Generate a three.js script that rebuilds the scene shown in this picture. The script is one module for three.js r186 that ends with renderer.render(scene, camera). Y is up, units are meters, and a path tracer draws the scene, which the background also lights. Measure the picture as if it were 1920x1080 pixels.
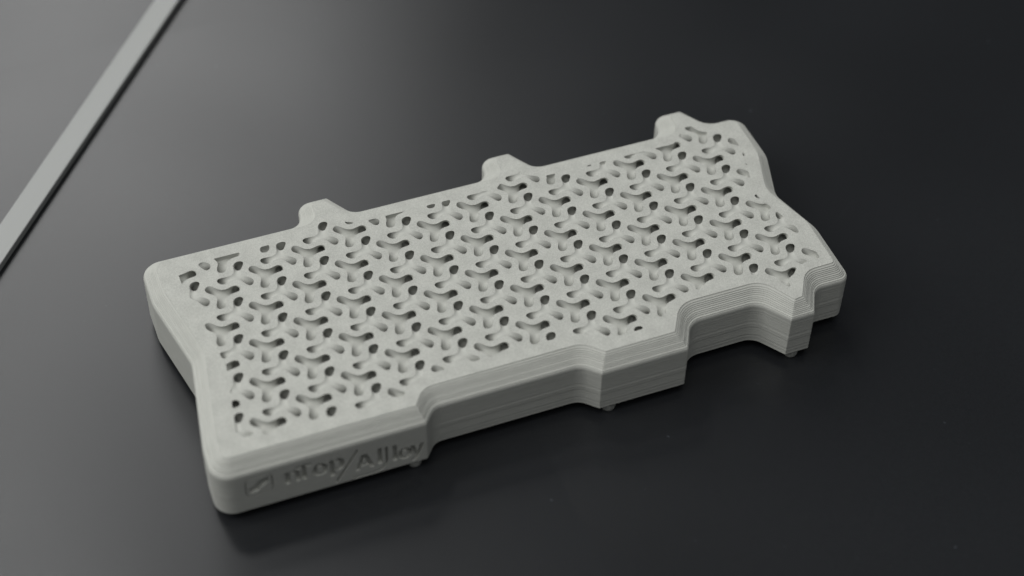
import * as THREE from 'three';
import { FontLoader } from 'three/addons/loaders/FontLoader.js';
import { RoundedBoxGeometry } from 'three/addons/geometries/RoundedBoxGeometry.js';
import { RectAreaLightUniformsLib } from 'three/addons/lights/RectAreaLightUniformsLib.js';
import { mergeGeometries } from 'three/addons/utils/BufferGeometryUtils.js';
import { triTable } from 'three/addons/objects/MarchingCubes.js';
import { createNoise2D } from 'simplex-noise';

// ---------------------------------------------------------------- camera, light, exposure
// Part coordinates: x along the plate, y across it (away), z up from its top face; one unit is one lattice cell.
const S = 0.008, TABLE = -1.54;                          // metres in a cell; table top below the top face
const W3 = (x, y, z) => new THREE.Vector3(x * S, (z - TABLE) * S, -y * S);
const scene = new THREE.Scene();
const camera = new THREE.PerspectiveCamera(18.2845, 16 / 9, 0.01, 20);
camera.position.copy(W3(-8.8986252, -22.84524592, 25.84260219));
camera.up.set(0.24839185, 0.69249809, -0.6773093);
camera.lookAt(camera.position.clone().add(new THREE.Vector3(0.25964502, -0.7212345, -0.64218786)));
camera.focus = 0.295;
camera.userData.fStop = 11;

scene.background = new THREE.Color(0.055, 0.06, 0.066);  // the dim room around the table
RectAreaLightUniformsLib.init();
// a window to the left, a bright window wall beyond the table and one ceiling lamp behind it
function panelLight(name, color, intensity, w, h, x, y, z) {
  const l = new THREE.RectAreaLight(new THREE.Color(...color), intensity, w, h);
  l.name = name; l.position.set(x, y, z); l.lookAt(0, 0, 0); scene.add(l);
}
panelLight('window_light', [1, 1, 0.985], 5.4, 0.55, 0.5, -0.59, 0.61, -0.12);
panelLight('window_light_001', [1, 1, 0.99], 4.15, 0.58, 0.42, -0.09, 0.57, -0.82);
panelLight('ceiling_lamp_light', [1, 1, 0.985], 14, 0.14, 0.14, -0.143, 0.98, -0.67);
panelLight('ceiling_lamp_light_001', [1, 1, 0.985], 2.4, 1.0, 0.9, -0.1, 1.2, 0.38);

const renderer = new THREE.WebGLRenderer({ antialias: true });
renderer.toneMapping = THREE.LinearToneMapping;
renderer.toneMappingExposure = 1;
renderer.shadowMap.enabled = true;

// ---------------------------------------------------------------- helpers
let seed = 12345;
const rnd = () => (seed = (seed * 1664525 + 1013904223) >>> 0) / 4294967296;
const noise = createNoise2D(rnd);
function tex(w, h, fn, srgb, repeat) {
  const d = new Uint8Array(w * h * 4);
  for (let y = 0; y < h; y++) for (let x = 0; x < w; x++) {
    const c = fn(x, y), i = (y * w + x) * 4;
    for (let k = 0; k < 3; k++) d[i + k] = Math.max(0, Math.min(255, Math.round((c.length ? c[k] : c) * 255)));
    d[i + 3] = 255;
  }
  const t = new THREE.DataTexture(d, w, h);
  t.magFilter = THREE.LinearFilter; t.minFilter = THREE.LinearMipmapLinearFilter; t.generateMipmaps = true;
  t.wrapS = t.wrapT = THREE.RepeatWrapping;
  if (srgb) t.colorSpace = THREE.SRGBColorSpace;
  if (repeat) t.repeat.set(repeat, repeat);
  t.needsUpdate = true;
  return t;
}
function geo(pos, index, uv, nor) {
  const g = new THREE.BufferGeometry();
  g.setAttribute('position', new THREE.Float32BufferAttribute(pos, 3));
  if (uv) g.setAttribute('uv', new THREE.Float32BufferAttribute(uv, 2));
  if (index) g.setIndex(index);
  if (nor) g.setAttribute('normal', new THREE.Float32BufferAttribute(nor, 3)); else g.computeVertexNormals();
  return g;
}
function mesh(name, g, m, parent = scene) {
  const o = new THREE.Mesh(g, m);
  o.name = name; o.castShadow = o.receiveShadow = true; parent.add(o);
  return o;
}
// part coordinates -> metres inside the plate group, whose origin lies on the table
const P = (out, x, y, z) => out.push(x * S, (z - TABLE) * S, -y * S);

// ---------------------------------------------------------------- materials
const LAYER = 0.025;                                     // one printed layer, in cells
const layerTone = Array.from({ length: 64 }, () => rnd());
// u: 4 cells a repeat, v: 64 printed layers a repeat
const layerBump = tex(512, 1024, (x, y) => {
  const l = y >> 4, f = (y & 15) / 16;
  const bead = Math.sqrt(Math.max(0, 1 - (2 * f - 1) ** 2));
  return 0.45 * bead + 0.3 * layerTone[l] + 0.12 * rnd() + 0.13 * (0.5 + 0.5 * noise(x / 40, l * 7.7));
});
const grainBump = tex(1024, 1024, (x, y) => {
  const a = (x / 1024) * Math.PI * 2, b = (y / 1024) * Math.PI * 2;
  return 0.5 + 0.16 * (rnd() - 0.5) + 0.18 * noise(x / 5, y / 5) + 0.1 * noise(Math.cos(a) * 30 + 5 * Math.cos(b), Math.sin(a) * 30 + Math.sin(b) * 30)
    + (rnd() < 0.0006 ? 0.4 : 0);
});
const PART = [172, 173, 167];
const partMap = tex(1024, 1024, (x, y) => {
  const n = 0.028 * noise(x / 110, y / 110) + 0.02 * noise(x / 23 + 40, y / 23) + 0.035 * noise(x / 4.5, y / 4.5 + 90) + 0.05 * noise(x / 9 + 33, y / 9) + 0.04 * (rnd() - 0.5) - 0.1 * Math.max(0, noise(x / 70 + 300, y / 45) - 0.72);
  const s = 0.22 * Math.max(0, noise(x / 6 + 700, y / 6) - 0.86) / 0.14;
  return PART.map((c) => (c / 255) * (1 + n + s));
}, true);
const partSideMap = tex(512, 512, (x, y) => {
  const n = 0.014 * noise(x / 60, y / 25) + 0.02 * noise(x / 3, y / 7 + 50) + 0.025 * (rnd() - 0.5);
  return PART.map((c) => (c / 255) * (1 + n));
}, true);
const partTop = new THREE.MeshStandardMaterial({ map: partMap, roughness: 0.85, bumpMap: grainBump, bumpScale: 0.00008 });
const partLayered = new THREE.MeshStandardMaterial({ map: partSideMap, roughness: 0.85, bumpMap: layerBump, bumpScale: 0.000045 });
const tableSpecks = [];
for (let i = 0; i < 420; i++) tableSpecks.push([Math.floor(rnd() * 2048), Math.floor(rnd() * 2048), 0.04 + 0.2 * rnd() ** 3]);
const specks = new Map();
for (const [x, y, v] of tableSpecks) { specks.set(y * 2048 + x, v); for (const q of [1, 2048, 2049]) if (rnd() < 0.6) specks.set(y * 2048 + x + q, v * 0.8); }
for (let i = 0; i < 6; i++) {                             // short hairline scratches
  const x = rnd() * 2000, y = rnd() * 2000, a = rnd() * 6.3, l = 12 + 40 * rnd();
  for (let k = 0; k < l; k++) specks.set(Math.floor(y + k * Math.sin(a)) * 2048 + Math.floor(x + k * Math.cos(a)), 0.025);
}
const tableMap = tex(2048, 2048, (x, y) => {
  const v = 0.109 + 0.012 * (rnd() - 0.5) + 0.006 * noise(x / 300, y / 300) + (specks.get(y * 2048 + x) ?? 0);
  return [v * 0.95, v, v * 1.08];
}, true);
const tableRough = tex(1024, 1024, (x, y) => 0.32 + 0.018 * noise(x / 160, y / 160) + 0.02 * noise(x / 420 + 9, y / 300) + 0.03 * (rnd() - 0.5));
const tableMat = new THREE.MeshStandardMaterial({ map: tableMap, roughness: 1, roughnessMap: tableRough });

// ---------------------------------------------------------------- table
{
  const g = new RoundedBoxGeometry(1.6, 0.03, 1.4, 3, 0.003);
  const p = g.attributes.position, uv = [];
  for (let i = 0; i < p.count; i++) uv.push(p.getX(i) / 0.35, p.getZ(i) / 0.35);
  g.setAttribute('uv', new THREE.Float32BufferAttribute(uv, 2));
  const t = mesh('table_top', g, tableMat);
  t.position.set(0, -0.015, -0.1);
  t.userData = { kind: 'structure', label: 'dark satin table top', category: 'table' };
}

// ---------------------------------------------------------------- outline of the plate
// [x, y, fillet] at the top face and, where given, at the rim below the chamfer; counter-clockwise from the front left
const C = 0.28, ZR = -0.28, ZB = -1.34;
const V = [
  [-6.13, -2.07, 0.15, -6.41, -2.35, 0.4],
  [-2.39, -2.07, 0.03, -2.28, -2.35, 0.04],
  [-2.13, -1.70, 0.42, -2.02, -2.03, 0.32],
  [1.14, -1.69, 0.5, 1.0, -2.03, 0.4],
  [1.50, -2.05, 0.015, 1.315, -2.345, 0.02],
  [2.98, -2.04, 0.03, 3.16, -2.345, 0.04],
  [3.38, -1.37, 0.55, 3.5, -1.71, 0.42],
  [5.20, -1.37, 0.5, 4.99, -1.70, 0.42],
  [5.60, -2.07, 0.015, 5.43, -2.34, 0.02],
  [5.78, -2.04, 0.02, 5.955, -2.335, 0.03],
  [6.16, -1.42, 0.42, 6.28, -1.73, 0.32],
  [6.84, -1.41, 0.08, 7.09, -1.74, 0.22],
  [6.87, -0.15, 0.9, 7.12, -0.2, 0.9],
  [6.50, 1.0, 0.7, 6.78, 1.0, 0.5],
  [6.87, 2.15, 0.9, 7.16, 2.2, 0.9],
  [6.88, 3.30, 0.18],
];
for (const x of [5.83, 1.72, -2.40]) V.push([x + 0.38, 3.30, 0.52], [x, 3.93, 0.02], [x - 0.26, 3.93, 0.12], [x - 0.29, 3.30, 0.52]);
V.push([-6.13, 3.30, 0.22], [-6.13, 2.45, 0.9], [-5.78, 0.62, 0.7], [-6.11, -1.55, 0.9]);
const NV = V.length;
// offset of the top outline where the rim is not given
for (let i = 0; i < NV; i++) if (V[i].length < 6) {
  const a = V[(i + NV - 1) % NV], b = V[i], c = V[(i + 1) % NV];
  const d1 = [b[0] - a[0], b[1] - a[1]], d2 = [c[0] - b[0], c[1] - b[1]];
  const l1 = Math.hypot(...d1), l2 = Math.hypot(...d2), n1 = [d1[1] / l1, -d1[0] / l1], n2 = [d2[1] / l2, -d2[0] / l2];
  const k = C / (1 + n1[0] * n2[0] + n1[1] * n2[1]);
  const convex = d1[0] * d2[1] - d1[1] * d2[0] > 0;
  V[i] = [...b, b[0] + k * (n1[0] + n2[0]), b[1] + k * (n1[1] + n2[1]), convex ? (b[2] < 0.05 ? b[2] : b[2] + C * 0.6) : Math.max(0.12, b[2] - C * 0.7)];
}
const NF = 12;
function outline(o) {                                    // fillets sampled alike, so both outlines pair up point by point
  const pts = [];
  for (let i = 0; i < NV; i++) {
    const a = V[(i + NV - 1) % NV], b = V[i], c = V[(i + 1) % NV];
    let d1 = [a[o] - b[o], a[o + 1] - b[o + 1]], d2 = [c[o] - b[o], c[o + 1] - b[o + 1]];
    const l1 = Math.hypot(...d1), l2 = Math.hypot(...d2);
    d1 = d1.map((v) => v / l1); d2 = d2.map((v) => v / l2);
    const half = Math.acos(d1[0] * d2[0] + d1[1] * d2[1]) / 2;
    let T = b[o + 2] / Math.tan(half); T = Math.min(T, l1 * 0.49, l2 * 0.49);
    const r = T * Math.tan(half), bis = [d1[0] + d2[0], d1[1] + d2[1]], bl = Math.hypot(...bis);
    const cx = b[o] + (bis[0] / bl) * (r / Math.sin(half)), cy = b[o + 1] + (bis[1] / bl) * (r / Math.sin(half));
    const a0 = Math.atan2(b[o + 1] + d1[1] * T - cy, b[o] + d1[0] * T - cx);
    let da = Math.atan2(b[o + 1] + d2[1] * T - cy, b[o] + d2[0] * T - cx) - a0;
    while (da > Math.PI) da -= 2 * Math.PI; while (da < -Math.PI) da += 2 * Math.PI;
    for (let k = 0; k <= NF; k++) pts.push([cx + r * Math.cos(a0 + (da * k) / NF), cy + r * Math.sin(a0 + (da * k) / NF)]);
  }
  return pts;
}
const topLine = outline(0), rimLine = outline(3), N = topLine.length;
const segTop = topLine.map((p, i) => [...p, ...topLine[(i + 1) % N]]);
function sdf(x, y) {                                     // negative inside the top outline
  let d = 1e9, inside = false;
  for (const [ax, ay, bx, by] of segTop) {
    const ex = bx - ax, ey = by - ay, wx = x - ax, wy = y - ay, h = Math.max(0, Math.min(1, (wx * ex + wy * ey) / (ex * ex + ey * ey || 1e-9)));
    const qx = wx - ex * h, qy = wy - ey * h, q = qx * qx + qy * qy;
    if (q < d) d = q;
    if ((ay > y) !== (by > y) && x < ax + ((y - ay) / (by - ay)) * ex) inside = !inside;
  }
  return (inside ? -1 : 1) * Math.sqrt(d);
}

const plate = new THREE.Group();
plate.name = 'printed_plate';
plate.userData = { label: 'pale grey printed plate with lattice pores, side tabs and engraved front, on dark table', category: 'printed part' };
scene.add(plate);

// ---------------------------------------------------------------- shell: stepped chamfer, side wall, underside
const labelSeg = NF;                                     // the straight run between the first two corners
{
  const rings = [];                                      // [blend from top to rim, z]
  const steps = Math.round(-ZR / LAYER);
  rings.push([0, 0], [0.012, -0.018]);
  for (let k = 0; k < steps; k++) {
    const z0 = (ZR * k) / steps, z1 = (ZR * (k + 1)) / steps, j = (rnd() - 0.5) * 0.022, lip = k === steps - 2 ? 0.03 : 0;
    if (k) rings.push([k / steps + 0.5 / steps + j + lip, z0 - 0.006]);
    rings.push([(k + 0.82) / steps + j + lip, z1]);
  }
  rings[rings.length - 1] = [0.985, ZR - 0.012];
  rings.push([1, ZR - 0.04]);
  const pos = [], uv = [], idx = [];
  let u = 0;
  const us = [];
  for (let i = 0; i <= N; i++) {
    us.push(u);
    const a = rimLine[i % N], b = rimLine[(i + 1) % N];
    u += Math.hypot(a[0] - b[0], a[1] - b[1]);
  }
  for (const [f, z] of rings) for (let i = 0; i <= N; i++) {
    const a = topLine[i % N], b = rimLine[i % N];
    P(pos, a[0] + (b[0] - a[0]) * f, a[1] + (b[1] - a[1]) * f, z);
    uv.push(us[i] / 4, z / (64 * LAYER));
  }
  const M = N + 1;
  for (let r = 0; r + 1 < rings.length; r++) for (let i = 0; i < N; i++) {
    const a = r * M + i, b = a + 1, c = a + M, d = c + 1;
    idx.push(a, c, b, b, c, d);
  }
  const g0 = geo(pos, idx, uv).toNonIndexed();
  g0.computeVertexNormals();
  mesh('chamfer', g0, partLayered, plate);

  // side wall, without the run that carries the engraving
  const wp = [], wu = [], wi = [], zs = [ZR - 0.04], inset = [0];
  for (let z = ZR - 0.04 - LAYER; z > ZB + 0.04; z -= LAYER) {   // every printed layer sits a little in or out
    zs.push(z); inset.push((rnd() - 0.5) * 0.005 - (rnd() < 0.06 ? 0.003 : 0));
  }
  zs.push(ZB + 0.03, ZB); inset.push(0, 0.03);
  for (let k = 0; k < zs.length; k++) for (let i = 0; i <= N; i++) {
    const p = rimLine[i % N], q = topLine[i % N], l = Math.hypot(q[0] - p[0], q[1] - p[1]) || 1, e = zs[k] > ZB && (i === labelSeg || i === labelSeg + 1) ? 0 : inset[k];
    P(wp, p[0] + ((q[0] - p[0]) / l) * e, p[1] + ((q[1] - p[1]) / l) * e, zs[k]);
    wu.push(us[i] / 4, zs[k] / (64 * LAYER));
  }
  for (let k = 0; k + 1 < zs.length; k++) for (let i = 0; i < N; i++) {
    if (i === labelSeg && k + 2 < zs.length) continue;
    const a = k * M + i, b = a + 1, c = a + M, d = c + 1;
    wi.push(a, c, b, b, c, d);
  }
  // creases at the sharp tab corners: duplicate by flat-to-smooth threshold
  mesh('side_wall', creased(geo(wp, wi, wu), 0.5), partLayered, plate);

  const sh = new THREE.Shape(rimLine.map((p, i) => {
    const q = topLine[i], l = Math.hypot(q[0] - p[0], q[1] - p[1]) || 1;
    return new THREE.Vector2(p[0] + ((q[0] - p[0]) / l) * 0.03, p[1] + ((q[1] - p[1]) / l) * 0.03);
  }));
  mesh('underside', flat(new THREE.ShapeGeometry(sh), ZB, true), partTop, plate);
}
function creased(g, angle) {                             // smooth shading except across sharp edges
  const n = g.toNonIndexed(), p = n.attributes.position, cos = Math.cos(angle), map = new Map(), nor = new Float32Array(p.count * 3);
  const A = new THREE.Vector3(), B = new THREE.Vector3(), D = new THREE.Vector3(), fn = [];
  for (let i = 0; i < p.count; i += 3) {
    A.fromBufferAttribute(p, i); B.fromBufferAttribute(p, i + 1).sub(A); D.fromBufferAttribute(p, i + 2).sub(A);
    const c = B.clone().cross(D), area = c.length(); c.normalize();
    for (let k = 0; k < 3; k++) {
      const key = [0, 1, 2].map((q) => Math.round(p.array[(i + k) * 3 + q] * 1e7)).join();
      if (!map.has(key)) map.set(key, []);
      map.get(key).push([c, area]); fn[i + k] = [c, key];
    }
  }
  for (let i = 0; i < p.count; i++) {
    const [c, key] = fn[i], s = new THREE.Vector3();
    for (const [d, area] of map.get(key)) if (d.dot(c) > cos) s.addScaledVector(d, area);
    s.normalize().toArray(nor, i * 3);
  }
  n.setAttribute('normal', new THREE.BufferAttribute(nor, 3));
  return n;
}
function flat(g, z, down) {                              // a drawn shape laid flat at height z of the plate
  const p = g.attributes.position, pos = [], uv = [], nor = [];
  for (let i = 0; i < p.count; i++) { P(pos, p.getX(i), p.getY(i), z); uv.push(p.getX(i) / 5, p.getY(i) / 5); nor.push(0, down ? -1 : 1, 0); }
  const idx = [...g.index.array];
  if (down) for (let i = 0; i < idx.length; i += 3) [idx[i], idx[i + 1]] = [idx[i + 1], idx[i]];
  return geo(pos, idx, uv, nor);
}

// ---------------------------------------------------------------- gyroid lattice inside the plate
const OX = 5.108460663, OY = 1.344294755, TH = 0.78491005, FX = 0.12050436, FY = -0.26363824, DZ = 0.0835, WALL = 0.88, SHELL = 0.285;
const ct = Math.cos(TH), st = Math.sin(TH), cr = Math.cos(Math.PI / 3), sr = Math.sin(Math.PI / 3), K = 2 * Math.PI * Math.SQRT2;
const q2 = Math.SQRT1_2, q3 = 1 / Math.sqrt(3), q6 = 1 / Math.sqrt(6);
function gyroid(x, y, z) {
  const px = ct * x - st * y + OX - FX, py = st * x + ct * y + OY - FY;
  const u = (cr * px - sr * py) * K, v = (sr * px + cr * py) * K, w = (z + DZ) * K * q3;
  // plane axes (1,-1,0)/sqrt2 and (1,1,-2)/sqrt6 about the diagonal
  const X = u * q2 + v * q6 + w, Y = -u * q2 + v * q6 + w, Z = -2 * v * q6 + w;
  return Math.sin(X) * Math.cos(Y) + Math.sin(Y) * Math.cos(Z) + Math.sin(Z) * Math.cos(X);
}
const H = 0.031, X0 = -6.0, Y0 = -1.95, NX = Math.ceil(12.8 / H), NY = Math.ceil(5.75 / H), NZ = 33;
const core = new Float32Array((NX + 1) * (NY + 1));
for (let j = 0; j <= NY; j++) for (let i = 0; i <= NX; i++) core[j * (NX + 1) + i] = -sdf(X0 + i * H, Y0 + j * H);
const coreAt = (x, y) => {
  const a = Math.max(0, Math.min(NX - 1.001, (x - X0) / H)), b = Math.max(0, Math.min(NY - 1.001, (y - Y0) / H)), i = a | 0, j = b | 0, f = a - i, g = b - j, w = NX + 1;
  return (core[j * w + i] * (1 - f) + core[j * w + i + 1] * f) * (1 - g) + (core[(j + 1) * w + i] * (1 - f) + core[(j + 1) * w + i + 1] * f) * g;
};
const tabRoom = (x, y) => (y < 2.85 ? (x > 3 && y < -0.6 ? -0.07 * Math.min(1, (-0.6 - y) * 4) : 0) : y > 3.42 ? 0.3 : -0.15 * Math.max(0, ...[-2.62, 1.5, 5.61].map((t) => 1 - ((x - t) / 0.34) ** 2)) * Math.min(1, (y - 2.85) * 5));
const pore = (g, c, x, y) => {                              // above 0 where the pores are; cut ends slightly rounded
  const a = Math.abs(g) - WALL, b = 6 * (c - SHELL - (x < -5.2 ? Math.min(0.09, (-5.2 - x) * 0.4) * Math.min(1, Math.max(0, Math.abs(y - 1.05) - 0.6) * 3) : 0) - tabRoom(x, y)), h = Math.max(0, 0.35 - Math.abs(a - b)) / 0.35;
  return Math.min(a, b) - h * h * 0.0875;
};
const voidField = (x, y, z) => pore(gyroid(x, y, z), coreAt(x, y), x, y);
{
  const w = NX + 1, layerSize = w * (NY + 1), F = new Float32Array(layerSize * (NZ + 1));
  for (let k = 0; k <= NZ; k++) for (let j = 0; j <= NY; j++) for (let i = 0; i <= NX; i++) {
    const c = core[j * w + i];
    F[k * layerSize + j * w + i] = c < SHELL - 0.15 ? -1 : pore(gyroid(X0 + i * H, Y0 + j * H, -k * H), c, X0 + i * H, Y0 + j * H);
  }
  const pos = [], nor = [], uv = [], idx = [];
  const cache = [new Int32Array(layerSize * (NZ + 1)).fill(-1), new Int32Array(layerSize * (NZ + 1)).fill(-1), new Int32Array(layerSize * (NZ + 1)).fill(-1)];
  const vertex = (i, j, k, axis) => {
    const at = k * layerSize + j * w + i;
    let v = cache[axis][at];
    if (v >= 0) return v;
    const bt = at + [1, w, layerSize][axis], f = F[at] / (F[at] - F[bt]);
    const x = X0 + (i + (axis === 0 ? f : 0)) * H, y = Y0 + (j + (axis === 1 ? f : 0)) * H, z = -(k + (axis === 2 ? f : 0)) * H, e = 0.006;
    const nx = voidField(x + e, y, z) - voidField(x - e, y, z), ny = voidField(x, y + e, z) - voidField(x, y - e, z), nz = voidField(x, y, z + e) - voidField(x, y, z - e);
    const l = Math.hypot(nx, ny, nz) || 1;
    v = cache[axis][at] = pos.length / 3;
    P(pos, x, y, z); nor.push(nx / l, nz / l, -ny / l); uv.push((x + y) / 4, z / (64 * LAYER));
    return v;
  };
  // cube corners 0..7 and its edges as (corner, axis)
  const CO = [[0, 0, 0], [1, 0, 0], [1, 1, 0], [0, 1, 0], [0, 0, 1], [1, 0, 1], [1, 1, 1], [0, 1, 1]];
  const ED = [[0, 0], [1, 1], [3, 0], [0, 1], [4, 0], [5, 1], [7, 0], [4, 1], [0, 2], [1, 2], [2, 2], [3, 2]];
  const ab = new THREE.Vector3(), ac = new THREE.Vector3();
  for (let k = 0; k < NZ; k++) for (let j = 0; j < NY; j++) for (let i = 0; i < NX; i++) {
    let bits = 0;
    for (let c = 0; c < 8; c++) if (F[(k + CO[c][2]) * layerSize + (j + CO[c][1]) * w + i + CO[c][0]] < 0) bits |= 1 << c;
    if (bits === 0 || bits === 255) continue;
    for (let t = bits * 16; triTable[t] !== -1; t += 3) {
      const v = [0, 1, 2].map((q) => { const [c, ax] = ED[triTable[t + q]]; return vertex(i + CO[c][0], j + CO[c][1], k + CO[c][2], ax); });
      ab.set(pos[v[1] * 3] - pos[v[0] * 3], pos[v[1] * 3 + 1] - pos[v[0] * 3 + 1], pos[v[1] * 3 + 2] - pos[v[0] * 3 + 2]);
      ac.set(pos[v[2] * 3] - pos[v[0] * 3], pos[v[2] * 3 + 1] - pos[v[0] * 3 + 1], pos[v[2] * 3 + 2] - pos[v[0] * 3 + 2]);
      ab.cross(ac);
      const s = v.reduce((q, n) => q + ab.x * nor[n * 3] + ab.y * nor[n * 3 + 1] + ab.z * nor[n * 3 + 2], 0);
      if (s < 0) idx.push(v[0], v[2], v[1]); else idx.push(v[0], v[1], v[2]);
    }
  }
  mesh('lattice_core', geo(pos, idx, uv, nor), partLayered, plate);
  console.log('lattice triangles', idx.length / 3);

  // top face: the same grid cut along the pores, and a border strip out to the outline
  const tp = [], ti = [], key = new Map();
  const tv = (x, y) => { const id = x.toFixed(5) + ',' + y.toFixed(5); if (!key.has(id)) { key.set(id, tp.length / 2); tp.push(x, y); } return key.get(id); };
  const inCell = (i, j) => i >= 0 && j >= 0 && i < NX && j < NY && Math.min(core[j * w + i], core[j * w + i + 1], core[(j + 1) * w + i], core[(j + 1) * w + i + 1]) > 0.1;
  const next = new Map();
  for (let j = 0; j < NY; j++) for (let i = 0; i < NX; i++) {
    if (!inCell(i, j)) continue;
    const q = [[i, j], [i + 1, j], [i + 1, j + 1], [i, j + 1]], poly = [];
    for (let c = 0; c < 4; c++) {
      const [a, b] = q[c], [d, e] = q[(c + 1) % 4], fa = F[b * w + a], fb = F[e * w + d];
      if (fa < 0) poly.push([X0 + a * H, Y0 + b * H]);
      if ((fa < 0) !== (fb < 0)) { const f = fa / (fa - fb); poly.push([X0 + (a + (d - a) * f) * H, Y0 + (b + (e - b) * f) * H]); }
    }
    for (let c = 1; c + 1 < poly.length; c++) ti.push(tv(...poly[0]), tv(...poly[c]), tv(...poly[c + 1]));
    if (!inCell(i, j - 1)) next.set(j * w + i, j * w + i + 1);
    if (!inCell(i + 1, j)) next.set(j * w + i + 1, (j + 1) * w + i + 1);
    if (!inCell(i, j + 1)) next.set((j + 1) * w + i + 1, (j + 1) * w + i);
    if (!inCell(i - 1, j)) next.set((j + 1) * w + i, j * w + i);
  }
  let best = [];
  const seen = new Set();
  for (const s of next.keys()) {
    if (seen.has(s)) continue;
    const loop = [];
    for (let c = s; !seen.has(c) && next.has(c); c = next.get(c)) { seen.add(c); loop.push(c); }
    if (loop.length > best.length) best = loop;
  }
  const sh = new THREE.Shape(topLine.map((p) => new THREE.Vector2(...p)));
  sh.holes.push(new THREE.Path(best.map((c) => new THREE.Vector2(X0 + (c % w) * H, Y0 + Math.floor(c / w) * H))));
  const band = flat(new THREE.ShapeGeometry(sh), 0);
  const pp = [], pu = [], pn = [];
  for (let i = 0; i < tp.length; i += 2) { P(pp, tp[i], tp[i + 1], 0); pu.push(tp[i] / 5, tp[i + 1] / 5); pn.push(0, 1, 0); }
  mesh('top_face', mergeGeometries([geo(pp, ti, pu, pn), band]), partTop, plate);
}

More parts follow.
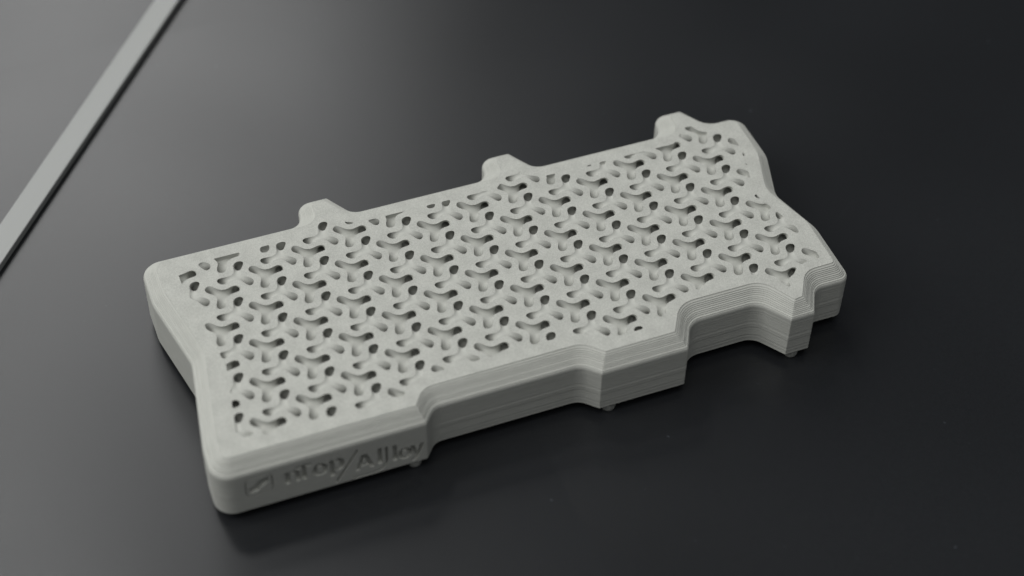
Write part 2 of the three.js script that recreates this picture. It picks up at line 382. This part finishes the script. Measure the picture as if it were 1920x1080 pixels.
// ---------------------------------------------------------------- engraved front panel
{
  const font = await new FontLoader().loadAsync('fonts/droid/droid_sans_bold.typeface.json');
  const a = rimLine[labelSeg], b = rimLine[labelSeg + 1], ZT = ZR - 0.04, ZE = ZB + 0.03, DEEP = 0.085;
  const marks = [];
  const text = (t, x, z, size, wide = 1) => {
    for (const s of font.generateShapes(t, size, 6)) {
      const move = (pts) => pts.map((p) => new THREE.Vector2(x + p.x * wide, z + p.y)).filter((p, i, all) => p.distanceTo(all[(i + 1) % all.length]) > 0.0008);
      const { shape, holes } = s.extractPoints(6);
      marks.push([move(shape), holes.map(move)]);
    }
  };
  const poly = (...pts) => marks.push([pts.map((p) => new THREE.Vector2(...p)), []]);
  const stroke = (pts, t) => {                           // a groove along a line
    const l = [], r = [];
    pts.forEach((p, i) => {
      const q0 = pts[Math.max(0, i - 1)], q1 = pts[Math.min(pts.length - 1, i + 1)], d = Math.hypot(q1[0] - q0[0], q1[1] - q0[1]), nx = (-(q1[1] - q0[1]) / d) * t, ny = ((q1[0] - q0[0]) / d) * t;
      l.push([p[0] + nx, p[1] + ny]); r.unshift([p[0] - nx, p[1] - ny]);
    });
    poly(...l, ...r);
  };
  const rounded = (cx, cz, h, r) => {
    const o = [];
    for (let q = 0; q < 4; q++) for (let k = 0; k <= 5; k++) {
      const A = (q + k / 5) * (Math.PI / 2), sx = q === 0 || q === 3 ? 1 : -1, sz = q < 2 ? 1 : -1;
      o.push(new THREE.Vector2(cx + sx * (h - r) + r * Math.cos(A), cz + sz * (h - r) + r * Math.sin(A)));
    }
    return o;
  };
  marks.push([rounded(-5.57, -0.68, 0.265, 0.13), [rounded(-5.57, -0.68, 0.243, 0.115)]]);
  marks.push('inside'); poly([-5.75, -0.86], [-5.6, -0.83], [-5.52, -0.74], [-5.39, -0.65], [-5.39, -0.5], [-5.56, -0.52], [-5.64, -0.64], [-5.75, -0.7]);
  text('n', -5.12, -0.88, 0.44); text('T', -4.87, -0.88, 0.43); text('o', -4.58, -0.89, 0.44); text('p', -4.26, -0.89, 0.44);
  stroke([[-4.11, -1.25], [-3.65, -0.47]], 0.032);
  text('A', -3.73, -1.09, 0.44); text('l', -3.32, -1.07, 0.44);
  const arc = [[-3.09, -0.62], [-3.09, -0.95]];
  for (let k = 0; k <= 8; k++) { const A = -(k / 8) * (Math.PI / 2); arc.push([-3.34 + 0.25 * Math.cos(A), -1.01 + 0.25 * Math.sin(A)]); }
  arc.push([-3.78, -1.265]);
  stroke(arc, 0.028);
  text('l', -3.02, -1.1, 0.43); text('o', -2.9, -1.12, 0.41); text('y', -2.625, -1.11, 0.41, 0.95);

  const face = new THREE.Shape([[a[0], ZE], [b[0], ZE], [b[0], ZT], [a[0], ZT]].map((p) => new THREE.Vector2(...p)));
  const nested = marks[marks.indexOf('inside') + 1];      // the badge's mark lies in the island inside its ring
  marks.splice(marks.indexOf('inside'), 1);
  for (const m of marks) if (m !== nested) face.holes.push(new THREE.Path(m[0]));
  const yAt = (x) => a[1] + ((b[1] - a[1]) * (x - a[0])) / (b[0] - a[0]);
  const gs = [];
  const panel = (g, deep) => {
    const p = g.attributes.position, pos = [], uv = [], nor = [];
    for (let i = 0; i < p.count; i++) { P(pos, p.getX(i), yAt(p.getX(i)) + deep, p.getY(i)); uv.push(p.getX(i) / 4, p.getY(i) / (64 * LAYER)); nor.push(0, 0, 1); }
    gs.push(geo(pos, [...g.index.array], uv, nor).toNonIndexed());
  };
  panel(new THREE.ShapeGeometry(face), 0);
  for (const [s, holes] of marks) {
    const sh = new THREE.Shape(s); sh.holes = holes.map((h) => new THREE.Path(h));
    panel(new THREE.ShapeGeometry(sh), DEEP);
    for (const h of holes) {
      const island = new THREE.Shape(h);
      if (s === marks[0][0]) island.holes.push(new THREE.Path(nested[0]));
      panel(new THREE.ShapeGeometry(island), 0);
    }
    for (const loop of [s, ...holes]) {
      const pos = [], uv = [];
      loop.forEach((p, i) => {
        const q = loop[(i + 1) % loop.length], c = [[p, 0], [q, 0], [q, DEEP], [p, 0], [q, DEEP], [p, DEEP]];
        for (const [v, d] of c) { P(pos, v.x, yAt(v.x) + d, v.y); uv.push(v.x / 4, v.y / (64 * LAYER)); }
      });
      gs.push(geo(pos, null, uv));
    }
  }
  const m = mesh('engraved_panel', mergeGeometries(gs), partLayered, plate);
  m.userData.label = 'front panel with engraved badge and lettering';
}

// ---------------------------------------------------------------- pegs under the tabs
{
  const pts = [[0, 0], [0.1, 0], [0.125, 0.012], [0.14, 0.06], [0.16, ZB - TABLE + 0.01]].map((p) => new THREE.Vector2(p[0] * S, p[1] * S));
  const g = new THREE.LatheGeometry(pts, 28);
  for (const [x, y] of [[-2.5, -2.19], [1.58, -2.19], [5.66, -2.17], [-2.5, 3.85], [1.62, 3.85], [5.73, 3.85]]) {
    const o = mesh('peg', g, partTop, plate);
    o.position.set(x * S, 0, -y * S);
  }
}

// ---------------------------------------------------------------- flat bar lying behind the plate
{
  const a = [-9.0964, 5.7093], b = [-3.1780, 13.6707], l = Math.hypot(b[0] - a[0], b[1] - a[1]), d = [(b[0] - a[0]) / l, (b[1] - a[1]) / l], n = [-d[1], d[0]];
  const L = 34, HB = 0.17, WB = 0.57, m = 4;
  const g = new RoundedBoxGeometry(L * S, HB * S, WB * S, 3, 0.00018);
  const brushed = tex(512, 256, (x, y) => 0.5 + 0.25 * noise(x / 260, y / 3) + 0.2 * (rnd() - 0.5));
  const o = mesh('flat_bar', g, new THREE.MeshStandardMaterial({ color: new THREE.Color(0.285, 0.292, 0.284), roughness: 0.55, bumpMap: brushed, bumpScale: 0.00001 }));
  const cx = a[0] + d[0] * m + n[0] * WB / 2, cy = a[1] + d[1] * m + n[1] * WB / 2;
  o.position.copy(W3(cx, cy, TABLE + HB / 2));
  o.rotation.y = Math.atan2(d[1], d[0]);
  o.userData = { label: 'long flat light grey metal bar lying on the dark table', category: 'bar' };
}

renderer.render(scene, camera);
